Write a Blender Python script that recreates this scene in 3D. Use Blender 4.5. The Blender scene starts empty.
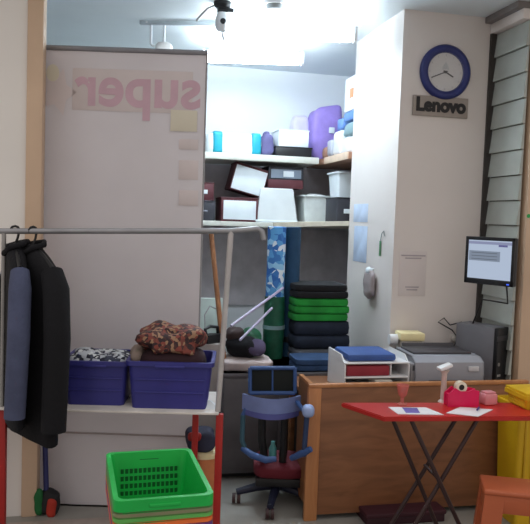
import bpy, bmesh, math, random
from mathutils import Vector, Matrix, noise as mnoise
random.seed(7)
S = bpy.context.scene
COL = S.collection
PI = math.pi

# ------------------------------------------------------------------ camera
W_, H_, F_ = 530, 524, 700.0
YAW, PITCH, ROLL = math.radians(12.5), math.radians(3.5), math.radians(1.97)
CAM = Vector((0, 0, 1.6))
fw0 = Vector((math.sin(YAW), math.cos(YAW), 0)); rt0 = Vector((math.cos(YAW), -math.sin(YAW), 0)); up0 = Vector((0, 0, 1))
FW = fw0 * math.cos(PITCH) - up0 * math.sin(PITCH)
u2 = up0 * math.cos(PITCH) + fw0 * math.sin(PITCH)
RT = rt0 * math.cos(ROLL) + u2 * math.sin(ROLL)
UP = u2 * math.cos(ROLL) - rt0 * math.sin(ROLL)
cam = bpy.data.cameras.new('camera'); camo = bpy.data.objects.new('camera', cam); COL.objects.link(camo)
cam.sensor_width = 36; cam.lens = 36 * F_ / W_; cam.clip_start = .05
m = Matrix((RT, UP, -FW)).transposed().to_4x4(); m.translation = CAM
camo.matrix_world = m; S.camera = camo

def P(px, py, Y=None, Z=None, X=None, D=None):
    "point of the place seen at a pixel, on the plane Y=, Z=, X= or at depth D"
    r = FW + RT * ((px - W_ / 2) / F_) - UP * ((py - H_ / 2) / F_)
    if Y is not None: t = (Y - CAM.y) / r.y
    elif Z is not None: t = (Z - CAM.z) / r.z
    elif X is not None: t = (X - CAM.x) / r.x
    else: t = D / r.dot(fw0)
    return CAM + r * t

# ------------------------------------------------------------------ materials
def lin(c):
    return tuple(((v / 255) / 12.92 if v / 255 <= .04045 else ((v / 255 + .055) / 1.055) ** 2.4) for v in c)
MATS = {}
def mat(name, c, rough=.55, metal=0, vary=.12, scale=9, spec=.4, trans=0, bump=0, bscale=60, alpha=1):
    if name in MATS: return MATS[name]
    M = bpy.data.materials.new(name); M.use_nodes = True
    nt = M.node_tree; N = nt.nodes; L = nt.links
    b = N['Principled BSDF']
    c = lin(c)
    tc = N.new('ShaderNodeTexCoord'); nz = N.new('ShaderNodeTexNoise'); nz.inputs['Scale'].default_value = scale
    nz.inputs['Detail'].default_value = 3
    rp = N.new('ShaderNodeValToRGB')
    rp.color_ramp.elements[0].position = .3; rp.color_ramp.elements[1].position = .7
    rp.color_ramp.elements[0].color = (*[v * (1 - vary) for v in c], 1)
    rp.color_ramp.elements[1].color = (*[min(1, v * (1 + vary)) for v in c], 1)
    L.new(tc.outputs['Object'], nz.inputs['Vector']); L.new(nz.outputs['Fac'], rp.inputs['Fac'])
    L.new(rp.outputs['Color'], b.inputs['Base Color'])
    b.inputs['Roughness'].default_value = rough; b.inputs['Metallic'].default_value = metal
    b.inputs['Specular IOR Level'].default_value = spec
    b.inputs['Alpha'].default_value = alpha
    if bump:
        n2 = N.new('ShaderNodeTexNoise'); n2.inputs['Scale'].default_value = bscale
        bp = N.new('ShaderNodeBump'); bp.inputs['Strength'].default_value = bump; bp.inputs['Distance'].default_value = .01
        L.new(tc.outputs['Object'], n2.inputs['Vector']); L.new(n2.outputs['Fac'], bp.inputs['Height']); L.new(bp.outputs['Normal'], b.inputs['Normal'])
    if trans:
        t = N.new('ShaderNodeBsdfTranslucent'); mx = N.new('ShaderNodeMixShader'); mx.inputs[0].default_value = trans
        L.new(rp.outputs['Color'], t.inputs['Color'])
        L.new(b.outputs[0], mx.inputs[1]); L.new(t.outputs[0], mx.inputs[2]); L.new(mx.outputs[0], N['Material Output'].inputs['Surface'])
    MATS[name] = M
    return M
def wood(name, c1, c2, rough=.45, scale=3.0, axis='X'):
    if name in MATS: return MATS[name]
    M = bpy.data.materials.new(name); M.use_nodes = True
    nt = M.node_tree; N = nt.nodes; L = nt.links; b = N['Principled BSDF']
    tc = N.new('ShaderNodeTexCoord'); mp = N.new('ShaderNodeMapping')
    mp.inputs['Scale'].default_value = (.25, 1, 1) if axis == 'X' else (1, 1, .2)
    nz = N.new('ShaderNodeTexNoise'); nz.inputs['Scale'].default_value = scale * 5; nz.inputs['Detail'].default_value = 5; nz.inputs['Distortion'].default_value = 1.2
    rp = N.new('ShaderNodeValToRGB'); rp.color_ramp.elements[0].position = .32; rp.color_ramp.elements[1].position = .68
    rp.color_ramp.elements[0].color = (*lin(c1), 1); rp.color_ramp.elements[1].color = (*lin(c2), 1)
    L.new(tc.outputs['Object'], mp.inputs['Vector']); L.new(mp.outputs[0], nz.inputs['Vector']); L.new(nz.outputs['Fac'], rp.inputs['Fac'])
    L.new(rp.outputs['Color'], b.inputs['Base Color']); b.inputs['Roughness'].default_value = rough
    MATS[name] = M; return M
def patches(name, cols, scale=18, rough=.8, trans=0):
    "patterned cloth: voronoi cells coloured from a short list"
    if name in MATS: return MATS[name]
    M = bpy.data.materials.new(name); M.use_nodes = True
    nt = M.node_tree; N = nt.nodes; L = nt.links; b = N['Principled BSDF']
    tc = N.new('ShaderNodeTexCoord'); v = N.new('ShaderNodeTexVoronoi'); v.inputs['Scale'].default_value = scale
    sp = N.new('ShaderNodeSeparateColor'); rp = N.new('ShaderNodeValToRGB'); rp.color_ramp.interpolation = 'CONSTANT'
    e = rp.color_ramp.elements
    while len(e) < len(cols): e.new(.5)
    for i, c in enumerate(cols): e[i].position = i / len(cols); e[i].color = (*lin(c), 1)
    L.new(tc.outputs['Object'], v.inputs['Vector']); L.new(v.outputs['Color'], sp.inputs[0]); L.new(sp.outputs[0], rp.inputs['Fac'])
    L.new(rp.outputs['Color'], b.inputs['Base Color']); b.inputs['Roughness'].default_value = rough
    MATS[name] = M; return M
def glow(name, c, strength):
    if name in MATS: return MATS[name]
    M = bpy.data.materials.new(name); M.use_nodes = True
    N = M.node_tree.nodes; L = M.node_tree.links; N.remove(N['Principled BSDF'])
    e = N.new('ShaderNodeEmission'); e.inputs[0].default_value = (*c, 1); e.inputs[1].default_value = strength
    L.new(e.outputs[0], N['Material Output'].inputs['Surface']); MATS[name] = M; return M

# ------------------------------------------------------------------ mesh helpers
class MB:
    def __init__(s): s.bm = bmesh.new()
    def _xf(s, vs, M):
        if M is not None: bmesh.ops.transform(s.bm, matrix=M, verts=vs)
        return s
    def box(s, c, size, bev=0, M=None, seg=2):
        r = bmesh.ops.create_cube(s.bm, size=1); vs = r['verts']
        bmesh.ops.scale(s.bm, vec=size, verts=vs)
        if bev:
            es = list({e for v in vs for e in v.link_edges})
            q = bmesh.ops.bevel(s.bm, geom=es, offset=min(bev, min(size) * .45), segments=seg, affect='EDGES', profile=.5)
            vs = list({v for f in q['faces'] for v in f.verts} | {v for v in vs if v.is_valid})
        bmesh.ops.translate(s.bm, vec=c, verts=vs)
        return s._xf(vs, M)
    def rings(s, rings, cap=True, M=None, closed=True):
        vv = [[s.bm.verts.new(p) for p in r] for r in rings]
        n = len(vv[0])
        for a, b in zip(vv, vv[1:]):
            for i in range(n if closed else n - 1):
                j = (i + 1) % n
                try: s.bm.faces.new((a[i], a[j], b[j], b[i]))
                except ValueError: pass
        if cap and closed:
            s.bm.faces.new(list(reversed(vv[0]))); s.bm.faces.new(vv[-1])
        return s._xf([v for r in vv for v in r], M)
    def tube(s, pts, r, seg=10, M=None):
        pts = [Vector(p) for p in pts]; n = len(pts)
        rad = r if isinstance(r, (list, tuple)) else [r] * n
        rings = []; prev = None
        for i, p in enumerate(pts):
            t = (pts[min(i + 1, n - 1)] - pts[max(i - 1, 0)]).normalized()
            if prev is None:
                a = Vector((0, 0, 1)) if abs(t.z) < .9 else Vector((1, 0, 0)); x = t.cross(a).normalized()
            else: x = (prev - t * prev.dot(t)).normalized()
            prev = x; y = t.cross(x)
            rings.append([p + (x * math.cos(2 * PI * k / seg) + y * math.sin(2 * PI * k / seg)) * rad[i] for k in range(seg)])
        return s.rings(rings, True, M)
    def lathe(s, prof, seg=24, c=(0, 0, 0), M=None):
        c = Vector(c)
        return s.rings([[c + Vector((r * math.cos(2 * PI * k / seg), r * math.sin(2 * PI * k / seg), z)) for k in range(seg)] for r, z in prof], True, M)
    def prism(s, poly, z0, z1, M=None):
        return s.rings([[Vector((x, y, z0)) for x, y in poly], [Vector((x, y, z1)) for x, y in poly]], True, M)
    def slab(s, fn, nu, nv, th, M=None):
        "a sheet fn(u,v)->Vector with thickness th"
        g = [[Vector(fn(i / nu, j / nv)) for j in range(nv + 1)] for i in range(nu + 1)]
        def nrm(i, j):
            a = g[min(i + 1, nu)][j] - g[max(i - 1, 0)][j]; b = g[i][min(j + 1, nv)] - g[i][max(j - 1, 0)]
            return a.cross(b).normalized()
        A = [[s.bm.verts.new(g[i][j] + nrm(i, j) * th / 2) for j in range(nv + 1)] for i in range(nu + 1)]
        B = [[s.bm.verts.new(g[i][j] - nrm(i, j) * th / 2) for j in range(nv + 1)] for i in range(nu + 1)]
        f = s.bm.faces.new
        for i in range(nu):
            for j in range(nv):
                f((A[i][j], A[i + 1][j], A[i + 1][j + 1], A[i][j + 1])); f((B[i][j], B[i][j + 1], B[i + 1][j + 1], B[i + 1][j]))
        for i in range(nu):
            f((A[i][0], B[i][0], B[i + 1][0], A[i + 1][0])); f((A[i][nv], A[i + 1][nv], B[i + 1][nv], B[i][nv]))
        for j in range(nv):
            f((A[0][j], A[0][j + 1], B[0][j + 1], B[0][j])); f((A[nu][j], B[nu][j], B[nu][j + 1], A[nu][j + 1]))
        return s._xf([v for r in A + B for v in r], M)
    def blob(s, c, size, e=.5, nz=.0, ns=8, seed=0, nu=28, nv=16, flat=True, M=None):
        "soft rounded lump, superellipsoid with wrinkles; size full extents, c = centre of its base"
        c = Vector(c); a, b, h = size[0] / 2, size[1] / 2, size[2] / 2
        pw = lambda v, q: math.copysign(abs(v) ** q, v)
        rings = []
        for j in range(nv + 1):
            ph = -PI / 2 + PI * (j + .02) / (nv + .04)
            rr = []
            for i in range(nu):
                th = 2 * PI * i / nu
                p = Vector((a * pw(math.cos(ph), e) * pw(math.cos(th), e), b * pw(math.cos(ph), e) * pw(math.sin(th), e), h * pw(math.sin(ph), e)))
                if nz:
                    q = mnoise.noise((p + Vector((seed * 3.1, seed, 0))) * ns); p += p.normalized() * q * nz
                if flat: p.z = max(p.z, -h)
                rr.append(c + Vector((0, 0, h)) + p)
            rings.append(rr)
        return s.rings(rings, True, M)
    def build(s, name, mt, parent=None, smooth=True, ang=35):
        me = bpy.data.meshes.new(name)
        bmesh.ops.recalc_face_normals(s.bm, faces=s.bm.faces[:])
        s.bm.to_mesh(me); s.bm.free()
        o = bpy.data.objects.new(name, me); COL.objects.link(o)
        for x in (mt if isinstance(mt, (list, tuple)) else [mt]): me.materials.append(x)
        if smooth:
            for p in me.polygons: p.use_smooth = True
            me.set_sharp_from_angle(angle=math.radians(ang))
        if parent is not None: o.parent = parent
        return o
def tag(o, label=None, cat=None, group=None, kind=None):
    if label: o['label'] = label
    if cat: o['category'] = cat
    if group: o['group'] = group
    if kind: o['kind'] = kind
    return o
def thing(name, label, cat, loc=(0, 0, 0), rz=0, group=None):
    o = bpy.data.objects.new(name, None); COL.objects.link(o); o.empty_display_size = .05
    o.location = loc; o.rotation_euler.z = rz
    return tag(o, label, cat, group)
def one(name, mb, mt, label, cat, loc=(0, 0, 0), rz=0, group=None, **k):
    o = mb.build(name, mt, None, **k); o.location = loc; o.rotation_euler.z = rz
    return tag(o, label, cat, group)
def struct(name, mb, mt, **k):
    return tag(mb.build(name, mt, None, **k), kind='structure')
def copy_tree(o, parent=None):
    c = o.copy(); COL.objects.link(c); c.parent = parent
    for ch in list(o.children): copy_tree(ch, c)
    return c
def rot(ax, a): return Matrix.Rotation(a, 4, ax)
def tr(*v): return Matrix.Translation(Vector(v))
def text_mesh(name, body, size, mt, parent, loc, mirror=False, bold=.0, depth=.001, align='CENTER', space=1.0, rx=PI / 2, sx=1.0):
    cu = bpy.data.curves.new(name, 'FONT'); cu.body = body; cu.size = size; cu.extrude = depth; cu.offset = bold
    cu.align_x = align; cu.align_y = 'CENTER'; cu.space_character = space
    t = bpy.data.objects.new(name + '_tmp', cu); COL.objects.link(t)
    dg = bpy.context.evaluated_depsgraph_get(); me = bpy.data.meshes.new_from_object(t.evaluated_get(dg))
    bpy.data.objects.remove(t); bpy.data.curves.remove(cu)
    M = rot('X', rx) @ Matrix.Diagonal((-sx if mirror else sx, 1, 1, 1)); me.transform(M)
    if mirror: me.flip_normals()
    o = bpy.data.objects.new(name, me); COL.objects.link(o); me.materials.clear(); me.materials.append(mt)
    o.parent = parent; o.location = loc
    return o

# ------------------------------------------------------------------ palette
wall_m = mat('wall_paint', (222, 215, 211), .7, vary=.03, scale=2)
white_m = mat('alcove_paint', (218, 222, 226), .6, vary=.02, scale=2)
ceil_m = mat('ceiling_paint', (222, 230, 234), .7, vary=.03, scale=2)
floor_m = mat('floor_tile', (150, 148, 142), .4, vary=.1, scale=5)
beige_m = mat('beige_frame', (204, 176, 150), .5, vary=.05, scale=4)
leftwall_m = mat('left_wall_paint', (234, 230, 225), .7, vary=.03, scale=2)
dark_m = mat('dark_frame', (60, 56, 54), .5)
blk = mat('black_plastic', (22, 22, 25), .45, vary=.2)
blk_cloth = mat('black_cloth', (12, 12, 19), .9, vary=.25, bump=.3)
grey_metal = mat('grey_metal', (150, 148, 146), .35, metal=.5)
wht = mat('white_plastic', (225, 226, 228), .4, vary=.03)
red_m = mat('red_paint', (160, 34, 30), .4, vary=.1)
blue_b = mat('blue_plastic', (54, 54, 128), .4, vary=.1)
green_b = mat('green_plastic', (22, 172, 72), .4, vary=.06)
shelf_edge = mat('shelf_laminate', (205, 205, 196), .5, vary=.04)

# ------------------------------------------------------------------ the room
CZ = 2.93
FY = 3.77
PB = P(351, 180, X=1.75).y          # back of the pillar
struct('floor', MB().box((.5, 2.8, -.05), (8, 8, .1)), floor_m, smooth=False)
struct('ceiling', MB().box((.9, 5.0, CZ + .05), (5.2, 3.4, .1)), ceil_m, smooth=False)
struct('wall_back', MB().box((.6, 6.25, CZ / 2), (3.4, .1, CZ)), white_m, smooth=False)
struct('wall_left', MB().box((-1.05, 5.05, CZ / 2), (.1, 2.4, CZ)), white_m, smooth=False)
struct('wall_right', MB().box((2.25, (PB + 6.2) / 2, CZ / 2), (.1, 6.2 - PB, CZ)), white_m, smooth=False)
struct('wall_pillar', MB().box((2.1, (4.15 + PB) / 2, CZ / 2), (.7, PB - 4.15, CZ)), wall_m, smooth=False)
a = P(26, 170, Y=FY).x; b = P(42, 170, Y=FY).x
struct('wall_front', MB().box(((-3.2 + a) / 2, FY + .06, CZ / 2), (a + 3.2, .12, CZ)), leftwall_m, smooth=False)
struct('trim_1', MB().box(((a + b) / 2, FY + .06, CZ / 2), (b - a, .16, CZ), .006), beige_m)
# right side: shuttered window in the side wall, beam over it, beige post
xr = 2.35
pz = P(517.5, 330, Y=FY).x
struct('trim_2', MB().box((pz + .2, FY + .03, CZ / 2), (.4, .12, CZ), .006), beige_m)
wt = P(492, 34, X=xr).z
struct('trim_3', MB().box((xr + .06, 3.962, (wt + CZ - .04) / 2), (.14, .37, CZ - .04 - wt), .004), wall_m)
struct('trim_4', MB().box((xr + .03, 3.962, CZ - .02), (.16, .37, .04), .004), mat('track_grey', (120, 114, 112), .5))
win = thing('window_1', None, None); win['kind'] = 'structure'
mb = MB(); n = 18; hgt = (wt - .1) / n
for i in range(n):
    z0 = .1 + i * hgt
    mb.prism([(0, 0), (.022, 0), (.006, hgt * .97), (0, hgt * .97)], 0, .355, M=Matrix.Translation((xr + .02, 3.776, z0)) @ Matrix(((-1, 0, 0, .02), (0, 0, 1, 0), (0, 1, 0, 0), (0, 0, 0, 1))))
mb.build('shutter_slats', mat('shutter_grey', (172, 178, 172), .5, vary=.05), win, smooth=False)
mb = MB().box((xr + .012, 4.14, wt / 2), (.04, .018, wt)); mb.build('window_frame', dark_m, win, smooth=False)
MB().box((xr + .06, 3.99, wt / 2), (.02, .31, wt)).build('backing', dark_m, win, smooth=False)
# threshold strip of the shop front
struct('trim_5', MB().box((-1.5, FY - .15, .006), (3.3, .1, .012), .003), mat('threshold_stone', (168, 156, 148), .5))
# ceiling batten
y_b = 4.62
ba = P(140, 23, Z=CZ - .012); bb = P(362, 25, Z=CZ - .012); bd = bb - ba
struct('trim_6', MB().box((0, 0, 0), (bd.length, .03, .024), .003, M=Matrix.Translation((ba + bb) / 2) @ rot('Z', math.atan2(bd.y, bd.x))), mat('batten', (188, 198, 204), .6))

# ------------------------------------------------------------------ lights of the place
def tube_lamp(p0, p1, label, st):
    c = (Vector(p0) + Vector(p1)) / 2; d = Vector(p1) - Vector(p0); L = math.hypot(d.x, d.y)
    t = thing('tube_light', label, 'light', (c.x, c.y, CZ), math.atan2(d.y, d.x))
    MB().box((0, 0, -.008), (.3, .05, .016), .004).build('ceiling_plate', wht, t)
    for s in (-.3, .3): MB().tube([(s * L, 0, 0), (s * L, 0, -.11)], .006, 8).build('added_rod', wht, t)  # rods added so the lowered lamp throws more light on the ceiling
    MB().box((0, 0, -.15), (L - .04, .10, .085), .035, seg=4).build('bloom_diffuser', glow('tube_glow_%d' % st, (.80, .92, 1.0), st), t)  # bloom put into the shape: tube widened to a box glowing all round
    for s in (-1, 1): MB().box((s * (L / 2 - .012), 0, -.15), (.024, .105, .09), .025, seg=3).build('end_cap', wht, t)
HZ = CZ - .15
tube_lamp(P(222, 32, Z=HZ), P(357, 35, Z=HZ), 'lit white tube light under the ceiling beside the white pillar', 48)
tube_lamp(P(202, 56, Z=HZ), P(304, 59, Z=HZ), 'lit white tube light at the back above the top shelf', 48)
w = bpy.data.worlds.new('world'); S.world = w; w.use_nodes = True
wn = w.node_tree.nodes; wl = w.node_tree.links
bg = wn['Background']; bg.inputs[1].default_value = 1.08
tcw = wn.new('ShaderNodeTexCoord'); sx = wn.new('ShaderNodeSeparateXYZ'); rp = wn.new('ShaderNodeValToRGB')
wl.new(tcw.outputs['Generated'], sx.inputs[0]); wl.new(sx.outputs['Z'], rp.inputs[0])
rp.color_ramp.elements[0].color = (.5, .45, .42, 1); rp.color_ramp.elements[1].color = (1.0, .97, .95, 1)
wl.new(rp.outputs[0], bg.inputs[0])

# ------------------------------------------------------------------ ceiling devices
p = P(222, 22, Z=CZ - .12); t = thing('ceiling_camera', 'black and white security camera under the ceiling with a trailing cable', 'camera', (p.x, p.y, CZ))
MB().lathe([(.0, 0), (.055, 0), (.055, -.02), (.04, -.04), (.0, -.04)]).build('mount', blk, t)
MB().box((.02, 0, -.05), (.10, .06, .03), .008).build('bracket', blk, t)
hd = MB().lathe([(0, .035), (.03, .035), (.042, .0), (.042, -.05), (.03, -.075), (0, -.075)], M=tr(0, 0, -.1)).build('camera_head', wht, t)
MB().lathe([(0, 0), (.018, 0), (.016, -.006), (0, -.006)], M=tr(.0, -.043, -.125) @ rot('X', -PI / 2)).build('lens', blk, hd)
MB().tube([(-.04, 0, -.02), (-.09, 0, -.045), (-.13, -.01, -.09), (-.16, -.01, -.13)], .006, 8).build('cable', grey_metal, t)
p = P(275, 6, Z=CZ - .02); t = thing('smoke_detector', 'round grey smoke detector on the ceiling near the security camera', 'smoke detector', (p.x, p.y, CZ))
MB().lathe([(0, 0), (.075, 0), (.075, -.018), (.0, -.018)]).build('base', wht, t)
MB().lathe([(0, -.018), (.06, -.018), (.05, -.045), (.025, -.055), (0, -.055)]).build('sensor_head', mat('detector_grey', (150, 156, 158), .5), t)
p = P(160, 30, Z=CZ - .05); t = thing('wall_sensor', 'small white bracket mounted sensor hanging above the grey banner', 'sensor', (p.x, p.y, CZ))
MB().box((-.02, 0, -.008), (.16, .04, .016), .004).build('bracket', wht, t)
MB().tube([(-.06, 0, -.014), (-.06, 0, -.15), (-.05, 0, -.16), (-.035, 0, -.16)], .009).build('arm', wht, t)
MB().tube([(.03, 0, -.014), (.03, 0, -.15)], .009).build('arm', wht, t)
MB().blob((.03, 0, -.23), (.12, .09, .10), .7).build('sensor_body', mat('sensor_white', (238, 236, 234), .5), t)

# ------------------------------------------------------------------ shelves
UZ = P(204, 157.5, Y=5.6).z + .048
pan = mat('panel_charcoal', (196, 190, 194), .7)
t = thing('wall_shelf', 'white upper wall shelf with a return along the right side of the alcove', 'shelf', (0, 0, UZ))
UZ0 = UZ
MB().box((.36, 5.88, -.026), (2.62, .56, .052), .003).build('shelf_board', shelf_edge, t)
MB().box((1.945, (PB + 6.16) / 2, -.024), (.45, 6.16 - PB, .05), .003).build('side_board', wood('shelf_wood', (140, 96, 72), (176, 132, 104)), t)
MB().box((1.717, (PB + 5.6) / 2, -.024), (.012, 5.6 - PB, .055), .002).build('edge_strip', mat('edge_beige', (214, 190, 168), .5), t)
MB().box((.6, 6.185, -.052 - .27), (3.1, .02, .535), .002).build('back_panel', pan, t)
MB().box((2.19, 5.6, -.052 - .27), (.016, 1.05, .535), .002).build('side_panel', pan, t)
LZ = P(204, 222, Y=5.6).z + .012
t = thing('wall_shelf', 'lower pale wall shelf carrying a row of boxes and bins', 'shelf', (0, 0, LZ))
MB().box((.15, 5.88, -.02), (2.3, .56, .04), .003).build('shelf_board', shelf_edge, t)
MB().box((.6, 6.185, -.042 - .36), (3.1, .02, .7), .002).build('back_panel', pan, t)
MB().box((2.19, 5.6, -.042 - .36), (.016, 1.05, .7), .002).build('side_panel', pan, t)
rz2 = P(350, 218, Y=4.95).z - LZ
mb = MB(); pl = [(1.31, 5.60, 0), (1.75, PB + .01, max(0, rz2 * .6)), (2.19, PB + .01, 0), (2.19, 6.17, 0), (1.31, 6.17, 0)]
mb.rings([[(x, y, z - .035) for x, y, z in pl], [(x, y, z) for x, y, z in pl]]).build('side_board', mat('shelf_beige', (200, 190, 172), .5), t, smooth=False)

# ---------------- things on the shelves
def wh(x0, x1, y0, y1, Y):
    A = P(x0, (y0 + y1) / 2, Y=Y); B = P(x1, (y0 + y1) / 2, Y=Y); C = P((x0 + x1) / 2, y0, Y=Y); Dn = P((x0 + x1) / 2, y1, Y=Y)
    return (A.x + B.x) / 2, B.x - A.x, C.z - Dn.z, C.z, Dn.z
def bin_mesh(w, d, h, flare=.85, th=.006, rim=.012):
    "open tapered bin with a rolled rim"
    def rr(f, z, o=0, q=6):
        a, b = w / 2 * f - o, d / 2 * f - o; r = min(a, b) * .18; out = []
        for cx, cy, s in ((a - r, b - r, 0), (-a + r, b - r, 1), (-a + r, -b + r, 2), (a - r, -b + r, 3)):
            for k in range(q + 1):
                an = (s + k / q) * PI / 2; out.append(Vector((cx + r * math.cos(an), cy + r * math.sin(an), z)))
        return out
    R = [rr(flare, 0), rr(1 - (1 - flare) * .05, h - rim), rr(1.0, h - rim, -.012), rr(1.0, h, -.012), rr(1.0, h, th), rr(flare, .012, th)]
    return MB().rings(R)
def labelled_box(name, label, cat, x0, x1, y0, y1, Y, depth, z, body, front, rz=0, tilt=0, group=None, inset=.1, hh=None):
    x, w_, h, zt, zb = wh(x0, x1, y0, y1, Y); h = hh or h
    t = thing(name, label, cat, (x, Y + depth / 2, z), rz, group); t.rotation_euler.y = tilt
    MB().box((0, 0, h / 2), (w_, depth, h), .006).build('body', body, t)
    MB().box((0, 0, h + .003), (w_ * 1.03, depth * 1.02, .012), .003).build('lid', body, t)
    if front: MB().box((0, -depth / 2 - .003, h * .5), (w_ * (1 - inset), .006, h * (1 - inset * 1.5)), .002).build('front_label', front, t)
    return t
cartonw = mat('white_carton', (222, 230, 236), .6, vary=.03)
maroon = mat('maroon_card', (84, 40, 46), .6)
darkgrey = mat('dark_grey_card', (52, 52, 60), .6)
teal = mat('teal_plastic', (20, 140, 160), .5)
laven = mat('lavender_bag', (206, 200, 234), .6, bump=.3, bscale=25)
purple = mat('purple_bag', (150, 128, 204), .6, bump=.3, bscale=25)
# upper shelf
x, w_, h, _, _ = wh(207, 263, 131, 153, 5.68)
t = thing('wrapped_bundle', 'white wrapped bundle with two teal bands on the upper shelf', 'bundle', (x, 5.84, UZ))
MB().blob((0, 0, 0), (w_, .3, h), .35, .012, 9, 3).build('bundle_body', cartonw, t)
for s in (-.30, .39): MB().blob((s * w_, 0, 0), (w_ * .19, .312, h + .008), .3, .006, 9, 5).build('band', teal, t)
x, w_, h, _, _ = wh(262, 276, 130, 153, 5.7)
one('cloth_bag', MB().blob((0, 0, 0), (w_, .22, h), .6, .02, 14, 8).blob((0, 0, h * .75), (w_ * .5, .1, h * .4), .8, .01, 20, 4), mat('grey_purple_bag', (92, 88, 130), .8, bump=.3),
    'grey purple cloth bag between the white bundle and black box', 'bag', (x, 5.82, UZ))
labelled_box('storage_box', 'flat black box under a white carton on the upper shelf', 'box', 276, 312, 144, 153, 5.66, .34, UZ, blk, None, hh=.075)
labelled_box('carton', 'white carton lying on the flat black box on the upper shelf', 'box', 279, 309, 128, 144, 5.68, .28, UZ + .086, cartonw, None)
x, w_, h, _, _ = wh(293, 311, 108, 155, 6.02)
one('plastic_bag', MB().blob((0, 0, 0), (w_, .12, h), .5, .02, 10, 2), laven, 'pale lavender plastic bag standing behind the white carton', 'bag', (x, 6.1, UZ))
x, w_, h, _, _ = wh(314, 343, 100, 157, 5.9)
t = thing('plastic_bag', 'large purple plastic bag at the right end of the upper shelf', 'bag', (x, 6.0, UZ))
mb = MB().blob((0, 0, 0), (w_ * 1.05, .2, h), .3, .02, 9, 6)
for v in mb.bm.verts:
    if v.co.z > h * .5: v.co.z += v.co.x * .28 - .01
mb.build('bag_body', purple, t)
MB().box((w_ * .1, -.11, h * .55), (.05, .012, .05), .004).build('label_patch', cartonw, t)
# pile on the right hand return shelf
def pack(px0, px1, Y, dep, z, h, mt, label, cat='bundle', e=.3, nz=.01, seed=1, x=None, w_=None):
    A = P(px0, 120, Y=Y).x; B = P(px1, 120, Y=Y).x
    x = x if x is not None else (A + B) / 2; w_ = w_ or (B - A)
    return one('laundry_pack', MB().blob((0, 0, 0), (w_, dep, h), e, nz, 12, seed), mt, label, cat, (x, Y + dep / 2, z), 0, None)
g1 = mat('pale_pack', (226, 228, 232), .4, vary=.05, bump=.3, bscale=30)
g2 = mat('grey_teal_pack', (120, 146, 152), .5, bump=.3, bscale=30)
g3 = mat('blue_pack', (92, 128, 190), .5, bump=.3, bscale=30)
xc = 1.925; z = UZ + .001
pack(0, 0, PB + .01, .26, z, .13, g1, 'white plastic pack at the foot of the pile beside the pillar', x=xc, w_=.36, seed=2); z1 = z + .131
pack(0, 0, PB + .02, .24, z1, .11, g2, 'grey teal pack in the middle of the pile beside the pillar', x=xc, w_=.34, seed=3); z1 += .111
pack(0, 0, PB + .01, .25, z1, .08, g3, 'blue folded pack under the white box beside the pillar', x=xc, w_=.35, seed=4); z1 += .081
t = thing('carton', 'white carton with an orange patch on top of the pile beside the pillar', 'box', (xc, PB + .14, z1))
MB().box((0, 0, .13), (.33, .24, .26), .01).build('body', g1, t)
MB().box((-.167, -.05, .13), (.006, .08, .07), .002).build('label_patch', mat('orange_patch', (206, 140, 100), .6), t)
pack(0, 0, PB + .28, .16, z, .2, g1, 'upright white pack just behind the pile beside the pillar', x=xc - .02, w_=.34, seed=5)
pack(0, 0, PB + .29, .14, z + .202, .1, g3, 'pale blue pack lying on the upright white pack', x=xc - .02, w_=.3, seed=9)
pack(0, 0, PB + .45, .13, z, .15, mat('grey_pack', (170, 172, 184), .5, bump=.3), 'grey pack on the side shelf between white and brown packs', x=xc - .03, w_=.33, seed=6)
pack(0, 0, PB + .59, .11, z, .1, mat('brown_pack', (150, 112, 96), .6, bump=.3), 'low brown pack on the corner of the upper shelf', x=xc - .05, w_=.3, seed=7)
# lower shelf
labelled_box('storage_box', 'dark box with a small white label at the left end of the lower shelf', 'box', 190, 215, 203, 222, 5.68, .3, LZ, darkgrey, mat('faded_label', (120, 120, 130), .6), inset=.6)
x, w_, h, _, _ = wh(190, 214, 185, 203, 5.7)
labelled_box('storage_box', 'dark box with a white label stacked on another at the left end', 'box', 188, 214, 186, 203, 5.69, .28, LZ + wh(190, 215, 203, 222, 5.68)[2] + .01, maroon, cartonw, inset=.5)
tb = labelled_box('storage_box', 'maroon box with white front under the tilted white box', 'box', 221, 258, 200, 223, 5.64, .3, LZ, maroon, cartonw, inset=.12)
x, w_, h, _, _ = wh(230, 266, 168, 197, 5.66)
z2 = LZ + wh(221, 258, 200, 223, 5.64)[2] + .012
t = labelled_box('storage_box', 'white fronted box tilted on top of the maroon box', 'box', 229, 263, 168, 195, 5.7, .26, z2 + .035, maroon, cartonw, tilt=math.radians(14), inset=.06)
x, w_, h, _, _ = wh(257, 299, 190, 225, 5.62)
t = thing('storage_bin', 'large white upturned tapered bin in the middle of the lower shelf', 'bin', (x, 5.81, LZ))
MB().rings([[(sx_ * w_ / 2 * f, sy * .17 * f, zz) for sx_, sy in ((-1, -1), (1, -1), (1, 1), (-1, 1))] for f, zz in ((1, 0), (1, .02), (.97, .02), (.78, h * .96), (.75, h))]).build('bin_body', mat('bin_white', (205, 210, 212), .5, vary=.04), t, smooth=False)
MB().box((0, 0, .014), (w_ * 1.03, .352, .018), .006).build('rim', cartonw, t)
hb = h + .001
x, w_, h, _, _ = wh(269, 304, 168, 190, 5.66)
t = thing('crate', 'dark crate with a grey front panel and maroon base on the upturned bin', 'crate', (x, 5.82, LZ + hb))
MB().box((0, 0, h * .2), (w_, .28, h * .4), .004).build('base', maroon, t)
MB().box((0, 0, h * .7), (w_, .28, h * .6), .004).build('body', darkgrey, t)
MB().box((-.0, -.142, h * .66), (w_ * .86, .006, h * .4), .002).build('front_panel', mat('panel_bluegrey', (128, 140, 156), .5), t)
MB().box((.02, -.146, h * .66), (w_ * .3, .006, h * .26), .002).build('label_patch', cartonw, t)
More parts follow.
